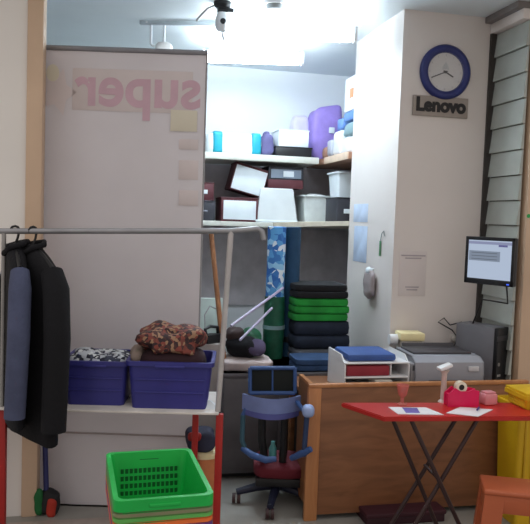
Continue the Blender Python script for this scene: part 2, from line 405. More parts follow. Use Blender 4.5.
x, w_, h, _, _ = wh(303, 338, 193, 222, 5.64)
t = thing('storage_basket', 'white flared basket next to the upturned bin on the lower shelf', 'basket', (x, 5.8, LZ))
bin_mesh(w_ * .94, .28, h, .82).build('basket_body', mat('basket_white', (206, 212, 212), .5), t)
MB().blob((0, 0, .02), (w_ * .72, .2, h * .95), .5, .015, 12, 4).build('contents', g1, t)
t = labelled_box('crate', 'dark crate with a white label at the right end of the lower shelf', 'crate', 337, 362, 192, 219, 5.3, .3, LZ + .012, darkgrey, cartonw, inset=.55, hh=.2)
t = thing('storage_basket', 'white bin stacked on the dark crate beside the pillar', 'basket', (t.location.x, 5.45, LZ + .012 + .212))
bin_mesh(.2, .26, .2, .84).build('basket_body', cartonw, t)

# ------------------------------------------------------------------ left: banner behind the rack
A = P(42, 130, D=3.76); B = P(204, 130, D=3.76)
ctr = (A + B) / 2; bw = (B - A).length; zt = P(120, 50, D=3.76).z; zb = P(100, 507, D=3.76).z
t = thing('hanging_banner', 'tall grey translucent banner with faint mirrored pink lettering', 'banner', (ctr.x, ctr.y, 0), -YAW)
ban_m = mat('banner_vinyl', (224, 219, 222), .5, vary=.03, scale=3, trans=.2)
def bfn(u, v):
    return Vector(((u - .5) * bw, .0012 * math.sin(u * 17) + .0008 * math.sin(v * 40), zb + v * (zt - zb)))
MB().slab(bfn, 40, 60, .003).build('banner_sheet', ban_m, t)
MB().tube([(-bw / 2 - .01, 0, zt), (bw / 2 + .01, 0, zt)], .014, 10).build('top_rail', mat('rail_grey', (140, 140, 146), .4, metal=.4), t)
MB().box((0, 0, zb / 2), (bw, .05, zb), .004).build('bottom_rail', blk, t)
for s in (-1, 1): MB().tube([(s * (bw / 2 + .003), .006, zb), (s * (bw / 2 + .003), .006, zt)], .006, 8).build('side_post', mat('edge_grey', (150, 148, 150), .5), t)
def bl(px, py, off=.012):     # banner-local position of a pixel
    q = P(px, py, D=3.76); d = q - Vector((ctr.x, ctr.y, 0))
    return Vector((d.dot(rt0), -off, d.z))
def bpatch(px0, py0, px1, py1, name, mt, off=.0038):
    a_, b_ = bl(px0, py0), bl(px1, py1)
    o = MB().box(((a_.x + b_.x) / 2, -off, (a_.z + b_.z) / 2), (abs(b_.x - a_.x), .0008, abs(a_.z - b_.z)), .0002).build(name, mt, t); return o
pale = mat('banner_pale', (228, 218, 218), .5, vary=.03, trans=.2)
pink = mat('print_pink', (220, 186, 200), .5, vary=.05, trans=.2)
cream = mat('banner_cream', (232, 226, 208), .5, vary=.03, trans=.2)
bpatch(73, 68, 192, 114, 'print_panel', pale)
text_mesh('lettering', 'super', .30, pink, t, bl(139, 89, .0050), mirror=True, bold=.007, space=1.0, sx=.98, depth=.0004)
bpatch(171, 110, 197, 132, 'pale_patch', cream, .0056)  # cream patch, with pale strips below it, laid on the banner sheet
for a_, b_ in ((139, 150), (160, 180), (190, 206)): bpatch(179, a_, 198, b_, 'pale_patch', pale)
o = MB(); q = bl(58, 92)
star = [(math.cos(k * PI / 5) * (.10 if k % 2 == 0 else .055), math.sin(k * PI / 5) * (.13 if k % 2 == 0 else .07)) for k in range(10)]
o.prism(star, -.0004, .0004, M=tr(q.x, -.0038, q.z) @ rot('X', PI / 2)).build('print_emblem', pale, t)
o = MB(); q = bl(53, 73); o.prism([(math.cos(k * PI / 8) * .035, math.sin(k * PI / 8) * .045) for k in range(16)], -.0004, .0004, M=tr(q.x, -.005, q.z) @ rot('X', PI / 2)).build('print_emblem', cream, t)
q = bl(124, 434); MB().box((0, -.006, q.z), (bw, .006, .01), .002).build('seam', mat('banner_seam', (150, 140, 138), .6), t)

# ------------------------------------------------------------------ clothes rack with shelf
DR = 3.2
A = P(3, 405, D=3.16); B = P(220, 406, D=DR)
SH = P(120, 408, D=DR).z
ang = math.atan2(B.y - A.y, B.x - A.x)
rw = (B - A).length
t = thing('garment_rack', 'grey garment rack with red legs and a white shelf of baskets', 'clothes rack', (A.x, A.y, 0), ang)
Rinv = Matrix.Rotation(-ang, 4, 'Z')
def rl(v): return Rinv @ (Vector(v) - Vector((A.x, A.y, 0)))
MB().box((rw / 2 - .09, .17, SH - .005), (rw + .17, .40, .010), .002).build('shelf_board', mat('rack_shelf_white', (214, 208, 202), .5), t)
for xx in (0, rw): 
    MB().box((xx, 0, (SH - .01) / 2), (.034, .03, SH - .01), .004).build('leg', red_m, t)
for xx in (-.16, rw - .13):
    MB().box((xx, .345, (SH - .01) / 2), (.032, .03, SH - .01), .004).build('leg', red_m, t)
r0 = rl(P(0, 232, D=3.16)); r1 = rl(P(231, 231, D=DR)); r2 = rl(P(262, 229, D=DR + .02))
lp = rl(P(4, 232, D=3.16)); rp_ = rl(P(231, 231, D=DR))
MB().tube([(lp.x, .0, SH), (lp.x, 0, lp.z)], .010).build('pole', grey_metal, t)
MB().tube([(rw - .01, .0, SH), (rp_.x, 0, rp_.z)], .013, 12).build('pole', mat('pole_grey', (186, 182, 182), .4, metal=.3), t)
MB().tube([(r0.x - .12, 0, r0.z), (r1.x, 0, r1.z), (r2.x - .02, 0, r2.z), (r2.x, 0, r2.z - .012), (r2.x + .01, 0, r2.z - .05)], .013, 12).build('top_rail', mat('rail_dark', (150, 150, 154), .3, metal=.5), t)
# garments
def hanger(px, label, dz=0, yawoff=0):
    q = P(px, 232, D=3.17); zr = r0.z + (r1.z - r0.z) * .12
    h = thing('clothes_hanger', label, 'hanger', (q.x, q.y, zr), ang + yawoff, 'hangers on the rack rail')
    hk = [(0, .02 * math.cos(a_), .02 * math.sin(a_) + .004) for a_ in [PI * 1.1, PI * .9, PI * .7, PI * .5, PI * .3, PI * .1, -.2 * PI]]
    MB().tube(hk + [(0, .012, -.03), (0, 0, -.06)], .0055, 8).build('hook', blk, h)
    MB().tube([(-.19, 0, -.15), (-.1, 0, -.10), (0, 0, -.06), (.1, 0, -.10), (.19, 0, -.15)], .009, 8).build('shoulder_bar', blk, h)
    return h
def coat(name, label, px, L, mt, yawoff, wsh=.42, th=.07, sleeve=.55, panel=None, seed=0, sr=1.0):
    q = P(px, 232, D=3.17); zr = r0.z + (r1.z - r0.z) * .12
    t = thing(name, label, 'coat', (q.x, q.y, zr), ang + yawoff)
    rings = []; n = 24
    prof = [(-.055, .07, .05), (-.075, .10, .07), (-.11, .25, .085), (-.15, .38, .10), (-.2, wsh, th), (-.35, wsh * .96, th * 1.15), (-.55, wsh * .97, th * 1.2), (-L * .8, wsh * 1.02, th * 1.25), (-L, wsh * 1.04, th * 1.2)]
    for k, (z, w_, d_) in enumerate(prof):
        rr = []
        for i in range(n):
            a_ = 2 * PI * i / n
            f = 1 + (.10 * math.sin(5 * a_ + seed) + .06 * math.sin(9 * a_ + seed * 2)) * min(1, k / 5)
            rr.append(Vector((w_ / 2 * math.copysign(abs(math.cos(a_)) ** .8, math.cos(a_)), min(d_, th * 1.2) / 2 * math.sin(a_) * f, z + (.008 * math.sin(3 * a_) if k == len(prof) - 1 else 0))))
        rings.append(rr)
    MB().rings(rings).build('coat_body', mt, t, ang=60)
    for s in (-1, 1):
        MB().tube([(s * (wsh / 2 - .05), 0, -.17), (s * (wsh / 2 + .0), -.005, -.24), (s * (wsh / 2 + .03), -.012, -.45), (s * (wsh / 2 + .035), -.025, -.17 - sleeve)], [v * sr for v in (.04, .047, .047, .044)], 14).build('sleeve', (panel if panel else mt), t, ang=60)
    MB().tube([(-.06, .02, -.055), (-.05, -.03, -.07), (0, -.05, -.10), (.05, -.03, -.07), (.06, .02, -.055), (0, .05, -.045), (-.06, .02, -.055)], .013, 8).build('collar', mt, t, ang=60)
    return t
hg1 = hanger(15, 'black hanger holding the coat with grey blue sleeves', yawoff=math.radians(-66))
coat('coat', 'black coat with grey blue sleeves hanging nearest the left edge', 16, .86, blk_cloth, math.radians(-66), sleeve=.62, panel=mat('blue_grey_cloth', (74, 80, 106), .9, vary=.15, bump=.3), seed=1)
hg2 = hanger(33, 'black hanger holding the plain long black coat', yawoff=math.radians(-48))
coat('coat', 'plain long black coat hanging in front of the grey banner', 34, .93, mat('black_coat_cloth', (11, 11, 17), .9, vary=.2, bump=.3), math.radians(-48), wsh=.45, th=.09, sleeve=.68, sr=1.2, seed=3)

# blue baskets on the rack shelf
def basket(label, px0, px1, pyt, off, group=None, dep=.3, D=DR):
    A_ = P(px0, 380, D=D); B_ = P(px1, 380, D=D); w_ = (B_ - A_).length; h = P((px0 + px1) / 2, pyt, D=D).z - SH
    c = (A_ + B_) / 2; c = Vector((c.x, c.y, SH)) + Vector((-math.sin(ang), math.cos(ang), 0)) * (dep / 2 + off)
    t = thing('laundry_basket', label, 'basket', c, ang, group)
    bin_mesh(w_ * .96, dep, h, .9, .005, .02).build('basket_body', blue_b, t)
    for zz in (.35, .62):
        MB().box((0, -dep / 2 * (.9 + .1 * zz) - .002, h * zz), (w_ * .8, .008, .008), .003).build('rib', blue_b, t)
    MB().box((0, -dep / 2 - .012, h - .02), (w_ * .34, .012, .012), .004).build('handle', blue_b, t)
    return t, w_, h, c
t, w1, h1, c1 = basket('blue basket of white and dark cloth on the rack shelf', 61, 127, 362, .02)
t, w2, h2, c2 = basket('blue basket heaped with brown patterned cloth on the rack shelf', 126, 213, 362, .0)
one('folded_cloth', MB().blob((0, 0, 0), (w1 * .88, .25, .085), .45, .025, 16, 3).blob((-w1 * .2, -.02, .04), (w1 * .4, .18, .06), .7, .02, 20, 5), patches('white_dark_cloth', [(215, 220, 222), (60, 66, 84), (190, 196, 204), (34, 38, 54)], 55),
    'white and dark patterned cloth lying in the left blue basket', 'cloth', (c1.x, c1.y, SH + h1 - .07), ang)
t = thing('cloth_heap', 'heap of brown and red patterned cloth in the right blue basket', 'cloth', (c2.x + .0, c2.y, SH + .015), ang)
MB().blob((0, 0, 0), (w2 * .80, .26, h2 + .03), .45, .01, 10, 5).build('dark_cloth', mat('dark_maroon_cloth', (50, 30, 36), .9), t)
MB().blob((-w2 * .02, 0, h2 + .012), (w2 * .76, .24, .115), .6, .06, 12, 6).build('patterned_cloth', patches('brown_red_cloth', [(110, 56, 48), (70, 40, 38), (150, 116, 90), (48, 30, 34), (128, 62, 52)], 64), t)
one('rumpled_cloth', MB().blob((0, 0, 0), (.075, .2, .10), .6, .02, 15, 4), mat('beige_cloth', (150, 134, 124), .9), 'beige cloth tucked into the left end of the right blue basket', 'cloth', (c2.x - w2 * .39, c2.y + .05, SH + h2 - .055), ang)
# small white bottle lid on the shelf end
q = P(209, 402, D=DR + .06); one('folded_paper', MB().rings([[(-.04, -.03, 0), (.05, -.03, 0), (.05, .03, 0), (-.04, .03, 0)], [(-.005, -.004, .035), (.005, -.004, .035), (.005, .004, .035), (-.005, .004, .035)]]), cartonw,
    'white folded paper at the right end of the rack shelf', 'paper', (q.x, q.y, SH), ang, smooth=False)

# stack of laundry baskets in front
def rect_basket(w_, d_, h, mt, t):
    bin_mesh(w_, d_, h, .84, .006, .022).build('basket_body', mt, t)
tops = P(120, 492, D=2.14); topb = P(150, 450, D=2.52)
Af = P(117, 497, D=2.13); Bf = P(213, 497, D=2.13); Ab = P(106, 452, D=2.56); Bb = P(192, 450, D=2.56)
mid = (Af + Bf + Ab + Bb) / 4; fdir = ((Ab + Bb) - (Af + Bf)); fdir.z = 0
dep = fdir.length / 2; fdir.normalize(); bw2 = (Bf - Af).length
rz = math.atan2(-fdir.x, fdir.y)
GZ = mid.z
cols = [('green', green_b), ('olive grey', mat('olive_plastic', (128, 128, 96), .45)), ('light green', mat('light_green_plastic', (96, 172, 84), .45)), ('orange', mat('orange_plastic', (232, 112, 50), .45)),
        ('purple', mat('purple_plastic', (92, 58, 138), .45)), ('coral', mat('coral_plastic', (226, 92, 60), .45))]
hB = .24; step = .0208; kk = 6; offs = [0, .036, .053, .070, .087, .104]
place = {0: 'topmost bright green basket of the tall basket stack', 1: 'olive grey basket just under the topmost green basket', 2: 'light green basket third from the top of the basket stack',
         3: 'orange basket fourth from the top of the basket stack', 4: 'purple basket fifth from the top of the basket stack', 5: 'coral basket at the bottom of the basket stack'}
for i in range(kk):
    z = GZ - hB - offs[i]
    c_ = cols[i] if i < 6 else cols[(i * 2 + 1) % 6]
    t = thing('laundry_basket', place[i], 'basket', (mid.x, mid.y, z), rz, 'stacked laundry baskets')
    # slots as dark boxes with the basket's inner shade in their colour, solid rim
    w_, d_ = bw2 * .97, dep * .97
    bin_mesh(w_, d_, hB, .80, .004, .042 if i == 0 else .022).build('basket_body', c_[1], t)
    if i == 0:
        dk = mat('slot_shade_green', (10, 92, 42), .6)
        for s in range(13):
            for r_ in range(6):
                zz = .045 + r_ * .026; f = .80 + .2 * zz / hB
                MB().box((-w_ * .34 + s * w_ * .0567, d_ / 2 * f - .0052, zz), (.011, .003, .017)).build('slot', dk, t, smooth=False)
        MB().box((0, d_ / 2 * .985 - .004, hB - .033), (.07, .004, .016), .001).build('handle_slot', dk, t)
        MB().box((0, -d_ / 2 - .012, hB - .02), (w_ * .34, .008, .012), .004).build('handle', c_[1], t)
sz_ = GZ - hB - 5 * step
t = thing('low_stool', 'dark low stool under the tall stack of laundry baskets', 'stool', (mid.x, mid.y, 0), rz)
MB().box((0, 0, sz_ - .012), (bw2 * .8, dep * .8, .022), .006).build('seat', blk, t)
for a_ in (-1, 1):
    for b_ in (-1, 1): MB().box((a_ * bw2 * .32, b_ * dep * .32, sz_ / 2 - .012), (.03, .03, sz_ - .024), .004).build('leg', blk, t)
# bucket and bag under the rack shelf
q = P(204, 455, D=3.64); zc = P(204, 449, D=3.64).z
t = thing('lidded_bucket', 'orange bucket with a cream lid standing behind the red rack leg', 'bucket', (q.x, q.y, 0), 0)
MB().lathe([(0, 0), (.065, 0), (.08, zc - .03), (0, zc - .03)]).build('bucket_body', mat('bucket_orange', (196, 120, 76), .5), t)
MB().lathe([(0, zc - .03), (.085, zc - .03), (.085, zc - .008), (.07, zc), (0, zc)]).build('lid', mat('cream_lid', (216, 202, 160), .5), t)
t = thing('shopping_bag', 'dark bag with red and blue marks lying on the orange bucket', 'bag', (q.x - .02, q.y, zc + .001), -.2)
MB().blob((0, 0, 0), (.15, .12, .11), .6, .02, 14, 3).build('bag_body', mat('dark_navy_bag', (44, 46, 66), .8), t)
MB().blob((-.03, -.055, .055), (.07, .03, .05), .7, .006, 20, 2).build('red_patch', red_m, t)
# broom
q0 = P(46, 519, D=3.62); q1 = P(42, 330, D=3.74)
t = thing('floor_broom', 'broom with a blue handle and red and green head behind the coats', 'broom', (q0.x, q0.y, 0), -YAW)
lz = .11
MB().tube([(0, 0, lz), ((q1 - q0).dot(rt0), (q1 - q0).dot(fw0), q1.z)], .014).build('handle', mat('navy_handle', (36, 42, 96), .4), t)
MB().blob((.015, 0, 0), (.11, .07, .13), .6, .015, 22, 2).build('broom_head', mat('broom_dark', (34, 34, 36), .8), t)
MB().blob((.035, -.025, .0), (.055, .04, .10), .7, .01, 25, 3).build('red_tuft', mat('broom_red', (170, 50, 36), .8), t)
MB().blob((-.03, -.025, .0), (.045, .04, .15), .7, .01, 25, 5).build('green_tuft', mat('broom_green', (30, 100, 52), .8), t)

# ------------------------------------------------------------------ middle: cabinet, rolls, stacks
CH = .66
x0 = P(223, 420, Y=4.1).x
CY = 4.12
t = thing('storage_cabinet', 'dark grey low cabinet under the pile of cloth and blankets', 'cabinet', ((x0 + 1.72) / 2, CY + .35, 0))
cw = 1.72 - x0
cab = mat('cabinet_grey', (104, 100, 104), .6)
MB().box((0, 0, CH / 2 + .02), (cw, .68, CH - .04), .004).build('body', cab, t)
MB().box((0, 0, CH - .01), (cw + .02, .70, .02), .003).build('top_panel', cab, t)
MB().box((0, .02, .02), (cw - .04, .6, .04)).build('plinth', blk, t)
for s in (-1, 0, 1):
    d = MB().box((s * cw / 3, -.346, CH / 2 + .02), (cw / 3 - .012, .014, CH - .1), .003).build('door', mat('cabinet_door', (96, 92, 94) if s < 1 else (96, 92, 94), .55), t)
    MB().box((s * cw / 3 + .08, -.358, CH * .7), (.012, .014, .09), .003).build('handle', grey_metal, d)
def roll(name, px, px1, Y, z0, ztop, mt, label, core=True):
    a_ = P(px, 260, Y=Y).x; b_ = P(px1, 260, Y=Y).x; r = (b_ - a_) / 2
    t = thing(name, label, 'rolled carpet', ((a_ + b_) / 2, Y, z0))
    h = ztop - z0; mb = MB(); N = 64; rings = []
    mb.lathe([(0, 0), (r, 0), (r * 1.02, h * .3), (r * .98, h * .7), (r, h), (r * .8, h + .004), (r * .78, h - .008), (r * .5, h - .006), (r * .48, h + .002), (r * .2, h), (0, h - .01)], 28)
    mb.build('roll_body', mt, t, ang=50)
    return t, r, h
rt_ = P(276, 227, Y=4.62).z
tq, rr_, hh_ = roll('rolled_carpet', 267, 285, 4.60, CH + .001, rt_, patches('blue_white_wrap', [(90, 160, 216), (226, 236, 244), (44, 104, 180), (150, 204, 236), (60, 120, 190)], 26), 'blue and white patterned roll standing upright on the cabinet')
MB().lathe([(0, 0), (rr_ + .004, 0), (rr_ + .01, .2), (rr_ + .004, .42), (0, .42)], 28).build('lower_wrap', mat('dark_green_wrap', (24, 84, 62), .5, vary=.3, scale=14), tq)
MB().lathe([(0, .2), (rr_ + .013, .2), (rr_ + .013, .225), (0, .225)], 28).build('tie', g2, tq)
tq, rr_, hh_ = roll('rolled_carpet', 284, 300, 4.66, CH + .001, rt_ - .0, mat('dark_teal_wrap', (22, 62, 92), .6, vary=.2), 'dark teal roll standing upright right of the patterned roll')
MB().lathe([(0, .1), (rr_ + .004, .1), (rr_ + .004, .14), (0, .14)], 28).build('tie', blk, tq)
def folded(px0, px1, Y, dep, z, h, mt, label, layers=3, group='folded blankets on the cabinet', seed=0):
    a_ = P(px0, 320, Y=Y).x; b_ = P(px1, 320, Y=Y).x; rnd = random.Random(seed)
    mb = MB()
    for k in range(layers):
        hh = h / layers
        mb.blob((rnd.uniform(-.006, .006), rnd.uniform(-.006, .006), k * hh), (b_ - a_ - rnd.uniform(0, .012), dep - rnd.uniform(0, .02), hh * 1.02), .24, .004, 9, seed + k, 36, 8)
    return one('folded_blanket', mb, mt, label, 'blanket', ((a_ + b_) / 2, Y + dep / 2, z), 0, group, ang=60)
bz = CH + .001
Yb = 4.44
def zof(py): return P(322, py, Y=Yb).z
e = [bz, zof(350), zof(322), zof(299), zof(285)]
folded(295, 353, Yb, .34, e[0], e[1] - e[0], mat('grey_blanket', (104, 108, 116), .9), 'grey folded blanket at the bottom of the blanket stack', 2, seed=1)
folded(294, 352, Yb, .34, e[1] + .001, e[2] - e[1] - .001, mat('navy_blanket', (30, 38, 54), .9, vary=.3), 'dark navy folded blanket under the green blanket', 2, seed=2)
folded(294, 351, Yb, .34, e[2] + .001, e[3] - e[2] - .001, mat('green_blanket', (34, 140, 54), .9, vary=.35, scale=6), 'bright green folded blanket between black and navy blankets', 3, seed=3)
folded(295, 350, Yb, .34, e[3] + .001, e[4] - e[3] - .001, mat('black_blanket', (24, 24, 28), .9), 'black folded blanket on top of the blanket stack', 2, seed=4)
folded(298, 352, 4.14, .24, bz, .075, mat('blue_blanket', (48, 74, 112), .9, vary=.2), 'dark blue folded blanket at the front edge of the cabinet', 2, seed=5)
# green bag left of the rolls, dark clothes, pale cloth, sticks
q = P(256, 345, Y=4.42)
one('plastic_bag', MB().blob((0, 0, 0), (.14, .18, .2), .7, .025, 12, 4), mat('dark_green_bag', (28, 84, 56), .5, vary=.3), 'dark green plastic bag leaning beside the patterned roll', 'bag', (P(252, 345, Y=4.56).x, 4.56, bz))
q0 = P(203, 356, Y=4.3); q1 = P(268, 356, Y=4.3)
def cf(u, v):
    x = (u - .5) * (q1.x - q0.x); y = -.20 + v * .36
    zz = .035 + .022 * mnoise.noise((x * 12, y * 12, 3)) + .03 * math.sin(u * 9) * (1 - abs(v - .5))
    if v < .12: zz = -.03 + .065 * v / .12 ; y = -.185
    return Vector((x, y, zz))
xs = max(x0 + .0, q0.x)
one('draped_cloth', MB().blob((0, 0, 0), (q1.x - x0 + .02, .34, .075), .45, .022, 16, 6), mat('pale_pink_cloth', (186, 172, 170), .9, vary=.15), 'pale pinkish cloth spread over the left end of the cabinet', 'cloth', ((q1.x + x0) / 2 - .0, 4.3, bz), 0)
xm = P(247, 330, Y=4.3).x
t = thing('clothes_pile', 'dark purple and black clothes bundled on the pale cloth', 'clothes', (xm, 4.3, bz + .072))
MB().blob((-.02, 0, 0), (.22, .22, .12), .75, .03, 13, 2).build('black_clothes', blk_cloth, t)
MB().blob((.03, -.06, .02), (.16, .14, .09), .75, .02, 15, 8).build('purple_clothes', mat('purple_cloth', (74, 66, 92), .9), t)
MB().blob((-.07, .0, .08), (.11, .12, .10), .75, .02, 15, 5).build('brown_clothes', mat('brown_cloth', (66, 54, 54), .9), t)
lm = mat('lavender_stick', (178, 168, 196), .4)
a_ = P(231, 326, Y=4.16); b_ = P(283, 288, Y=4.50)
one('plastic_stick', MB().tube([a_, (a_ + b_) / 2, b_], .009, 8), lm, 'long lavender white stick leaning against the patterned roll', 'stick')
a_ = P(240, 340, Y=4.12); b_ = P(272, 308, Y=4.40)
one('plastic_stick', MB().tube([a_, (a_ + b_) / 2, b_], .008, 8), lm, 'shorter lavender stick lying below the long one on dark clothes', 'stick')
a_ = P(225, 368, Y=4.22); a_.z = bz + .0; b_ = P(211, 232, Y=4.5)
one('wooden_pole', MB().tube([a_, (a_ + b_) / 2, b_], .016, 10), wood('pole_wood', (132, 84, 48), (168, 112, 70), axis='Z'), 'brown wooden pole leaning behind the grey rack pole', 'pole')
q = P(214, 338, Y=4.3); 
# white board against the wall, left of the pile
x_a = P(203, 320, Y=4.9).x; x_b = P(222, 320, Y=4.9).x; zt_ = P(212, 298, Y=4.9).z
one('display_board', MB().box((0, 0, zt_ / 2), (x_b - x_a + .1, .03, zt_), .004), mat('pale_green_panel', (190, 204, 198), .5), 'pale white board standing behind the cabinet beside the banner', 'board', ((x_a + x_b) / 2 - .05, 4.9, 0))
t = thing('steam_iron', 'black steam iron with a curved cord lying left of the pale cloth', 'iron', (P(212, 345, Y=4.25).x, 4.25, 0), .6)
qz = P(212, 342, Y=4.25).z; t.location.z = qz
sole = [(-.07, -.04), (.02, -.042), (.07, -.02), (.085, 0), (.07, .02), (.02, .042), (-.07, .04)]
MB().rings([[Vector((x, y, 0)) for x, y in sole], [Vector((x, y, .012)) for x, y in sole], [Vector((x * .85, y * .8, .05)) for x, y in sole]]).build('iron_body', blk, t)
MB().tube([(-.05, 0, .045), (-.06, 0, .085), (-.02, 0, .10), (.04, 0, .09), (.05, 0, .045)], .011, 10).build('handle', blk, t)
MB().tube([(-.06, 0, .085), (-.05, .02, .17), (.0, .03, .22), (.05, .03, .2)], .004, 8).build('cord', mat('cord_grey', (150, 150, 150), .5), t)
one('wooden_crate', MB().box((0, 0, qz / 2), (.17, .2, qz - .002), .004), mat('crate_grey', (150, 142, 138), .7), 'pale narrow box behind the rack pole carrying the black iron', 'box', (P(208, 345, Y=4.25).x - .02, 4.28, 0.0))

# ------------------------------------------------------------------ chair
def P3(px, py, D): return P(px, py, D=D)
ch = P(272, 515, D=3.78)
t = thing('swivel_chair', 'small blue framed chair with arms and a dark red seat beside the desk', 'chair', (ch.x, ch.y, 0), -YAW)
def cl(px, py, dd=0):
    q = P(px, py, D=3.78 + dd) - Vector((ch.x, ch.y, 0)); return Vector((q.dot(rt0), q.dot(fw0), q.z))
cbl = mat('chair_blue', (56, 86, 140), .45); cpale = mat('chair_pale_blue', (116, 130, 178), .5); cpur = mat('chair_band_blue', (84, 88, 150), .5)
zz = [cl(250, 368), cl(295, 368), cl(295, 393), cl(250, 393)]
loop = zz + [zz[0]]
mb = MB()
for a_, b_ in zip(loop, loop[1:]): mb.tube([a_, b_], .011, 10)
mb.tube([(zz[0] + zz[1]) / 2, (zz[2] + zz[3]) / 2], .005, 8)
mb.build('back_frame', cbl, t)
m1 = (zz[0] + zz[2]) / 2
MB().box(m1 + Vector((0, .006, 0)), ((zz[1] - zz[0]).length, .006, (zz[0] - zz[3]).length), .002).build('back_mesh', mat('mesh_black', (20, 26, 26), .8), t)
# lumbar band
pa, pb = cl(243, 402), cl(300, 400)
def lf(u, v):
    x = pa.x + u * (pb.x - pa.x); return Vector((x, -.03 + .06 * (2 * u - 1) ** 2 - .02, pa.z + .045 - v * .085 - .012 * (1 - (2 * u - 1) ** 2)))
MB().slab(lf, 16, 4, .016).build('lumbar_band', cpale, t, ang=60)
def lf2(u, v):
    x = pa.x + .01 + u * (pb.x - pa.x - .02); return Vector((x, -.035 + .06 * (2 * u - 1) ** 2 - .02, pa.z - .035 - v * .03 - .012 * (1 - (2 * u - 1) ** 2)))
MB().slab(lf2, 16, 3, .02).build('lower_band', cpur, t, ang=60)
sz = cl(283, 474).z
MB().tube([cl(262, 408, .02), cl(262, 440, .03), cl(266, 470, .05)], .022, 10).build('back_support', blk, t)
MB().tube([cl(285, 408, .02), cl(284, 440, .03), cl(282, 470, .05)], .022, 10).build('back_support', blk, t)
MB().blob((cl(280, 474).x, .12, sz - .03), (.30, .32, .085), .5, .006, 9, 3).build('seat', mat('seat_maroon', (90, 14, 30), .8), t)
MB().box((cl(280, 474).x, .12, sz - .05), (.27, .26, .05), .01).build('seat_base', blk, t)
MB().tube([cl(243, 415), cl(242, 440), cl(246, 452)], .014, 10).build('arm_post', mat('arm_teal', (52, 88, 104), .5), t)
MB().tube([cl(242, 448), cl(252, 455, -.03), cl(266, 460, -.05), cl(276, 459, -.04)], [.015, .019, .019, .015], 12).build('arm', cbl, t)
MB().tube([cl(307, 415, -.2), cl(305, 440, -.2), cl(304, 456, -.2)], .014, 10).build('arm_post', mat('arm_navy', (38, 56, 90), .5), t)
MB().tube([cl(311, 449, -.22), cl(303, 453, -.2), cl(292, 458, -.1)], [.015, .019, .016], 12).build('arm', cbl, t)
MB().blob(cl(308, 417, -.2), (.065, .08, .065), .8).build('arm_knob', mat('knob_pale', (150, 170, 214), .5), t)
MB().tube([cl(243, 415), cl(250, 400)], .012, 8).build('arm_bracket', cbl, t); MB().tube([cl(307, 415, -.2), cl(297, 402, -.03)], .012, 8).build('arm_bracket', cbl, t)
cx = cl(278, 474).x
MB().tube([(cx, .12, sz - .05), (cx, .12, .09)], .024, 12).build('column', blk, t)
for k in range(5):
    a_ = math.radians(-100 + k * 72); ex, ey = cx + .23 * math.cos(a_), .10 + .23 * math.sin(a_)
    MB().tube([(cx, .12, .1), ((cx + ex) / 2, (.12 + ey) / 2, .09), (ex, ey, .065)], [.03, .024, .018], 10).build('leg', mat('leg_navy', (28, 32, 54), .5), t)
    for s in (-1, 1): MB().lathe([(0, -.009), (.028, -.009), (.028, .009), (0, .009)], 16, M=tr(ex + s * .014, ey, .03) @ rot('Y', PI / 2)).build('caster', mat('caster_dark', (58, 34, 36), .5), t)
q = cl(272, 452); 
one('spray_bottle', MB().lathe([(0, 0), (.022, 0), (.022, .07), (.012, .09), (.012, .11), (0, .11)], 16), mat('teal_bottle', (84, 150, 150), .4), 'small teal bottle standing on the dark red chair seat', 'bottle',
    (P(272, 470, D=3.86).x, P(272, 470, D=3.86).y, sz + .046))

# ------------------------------------------------------------------ desk
LIP = .74; DZ = .65
dl = P(309, 386, Y=3.5).x; dr = 2.33
deskw = wood('desk_wood', (118, 76, 48), (142, 94, 62)); desk_e = wood('desk_edge', (164, 106, 64), (184, 126, 80), axis='Z')
t = thing('counter_desk', 'brown wooden counter desk carrying the printer and computer', 'desk', ((dl + dr) / 2, 3.5, 0))
dw = dr - dl; DD = .58
MB().box((.01, DD / 2 + .01, DZ - .012), (dw - .04, DD - .02, .024), .004).build('desk_top', deskw, t)
zbp = P(420, 509, Y=3.5).z
MB().box((.02, .012, (LIP - .02 + zbp) / 2), (dw - .10, .018, LIP - .02 - zbp), .002).build('front_panel', deskw, t)
MB().box((0, .012, LIP - .01), (dw, .034, .02), .004).build('top_edge', desk_e, t)
MB().box((-dw / 2 + .035, .012, (LIP - .02) / 2), (.07, .03, LIP - .02), .003).build('corner_post', desk_e, t)
MB().box((dw / 2 - .02, DD / 2, (DZ - .024) / 2), (.03, DD - .04, DZ - .024), .003).build('side_panel', deskw, t)
sp = P(299, 374, Z=LIP); sx0, sy0 = -dw / 2 + .008, .02; sx1, sy1 = sp.x - (dl + dr) / 2, sp.y - 3.5
wd_ = wood('desk_dark', (112, 74, 46), (134, 90, 56))
def sidep(z0, z1, k): return MB().prism([(sx0, sy0), (sx0 + k, sy0), (sx1 + k, sy1), (sx1, sy1)], z0, z1)
sidep(.08, LIP - .016, .018).build('side_panel', wd_, t, smooth=False)
sidep(LIP - .016, LIP, .022).build('side_edge', desk_e, t, smooth=False)
MB().box((-dw / 2 + .06, DD - .03, (DZ - .024) / 2), (.035, .035, DZ - .024), .003).build('leg', wd_, t)
qa = P(368, 515, Y=3.38); qb = P(446, 515, Y=3.38); zb_ = P(405, 513, Y=3.38).z
t = thing('storage_box', 'maroon box on the floor under the front of the desk', 'box', ((qa.x + qb.x) / 2, 3.49, 0))
MB().box((0, 0, zb_ / 2 - .01), (qb.x - qa.x, .2, zb_ - .02), .006).build('body', mat('maroon_box', (52, 22, 32), .6), t)
MB().box((0, 0, zb_ - .012), (qb.x - qa.x + .012, .212, .024), .005).build('lid', mat('maroon_lid', (60, 24, 34), .6), t)

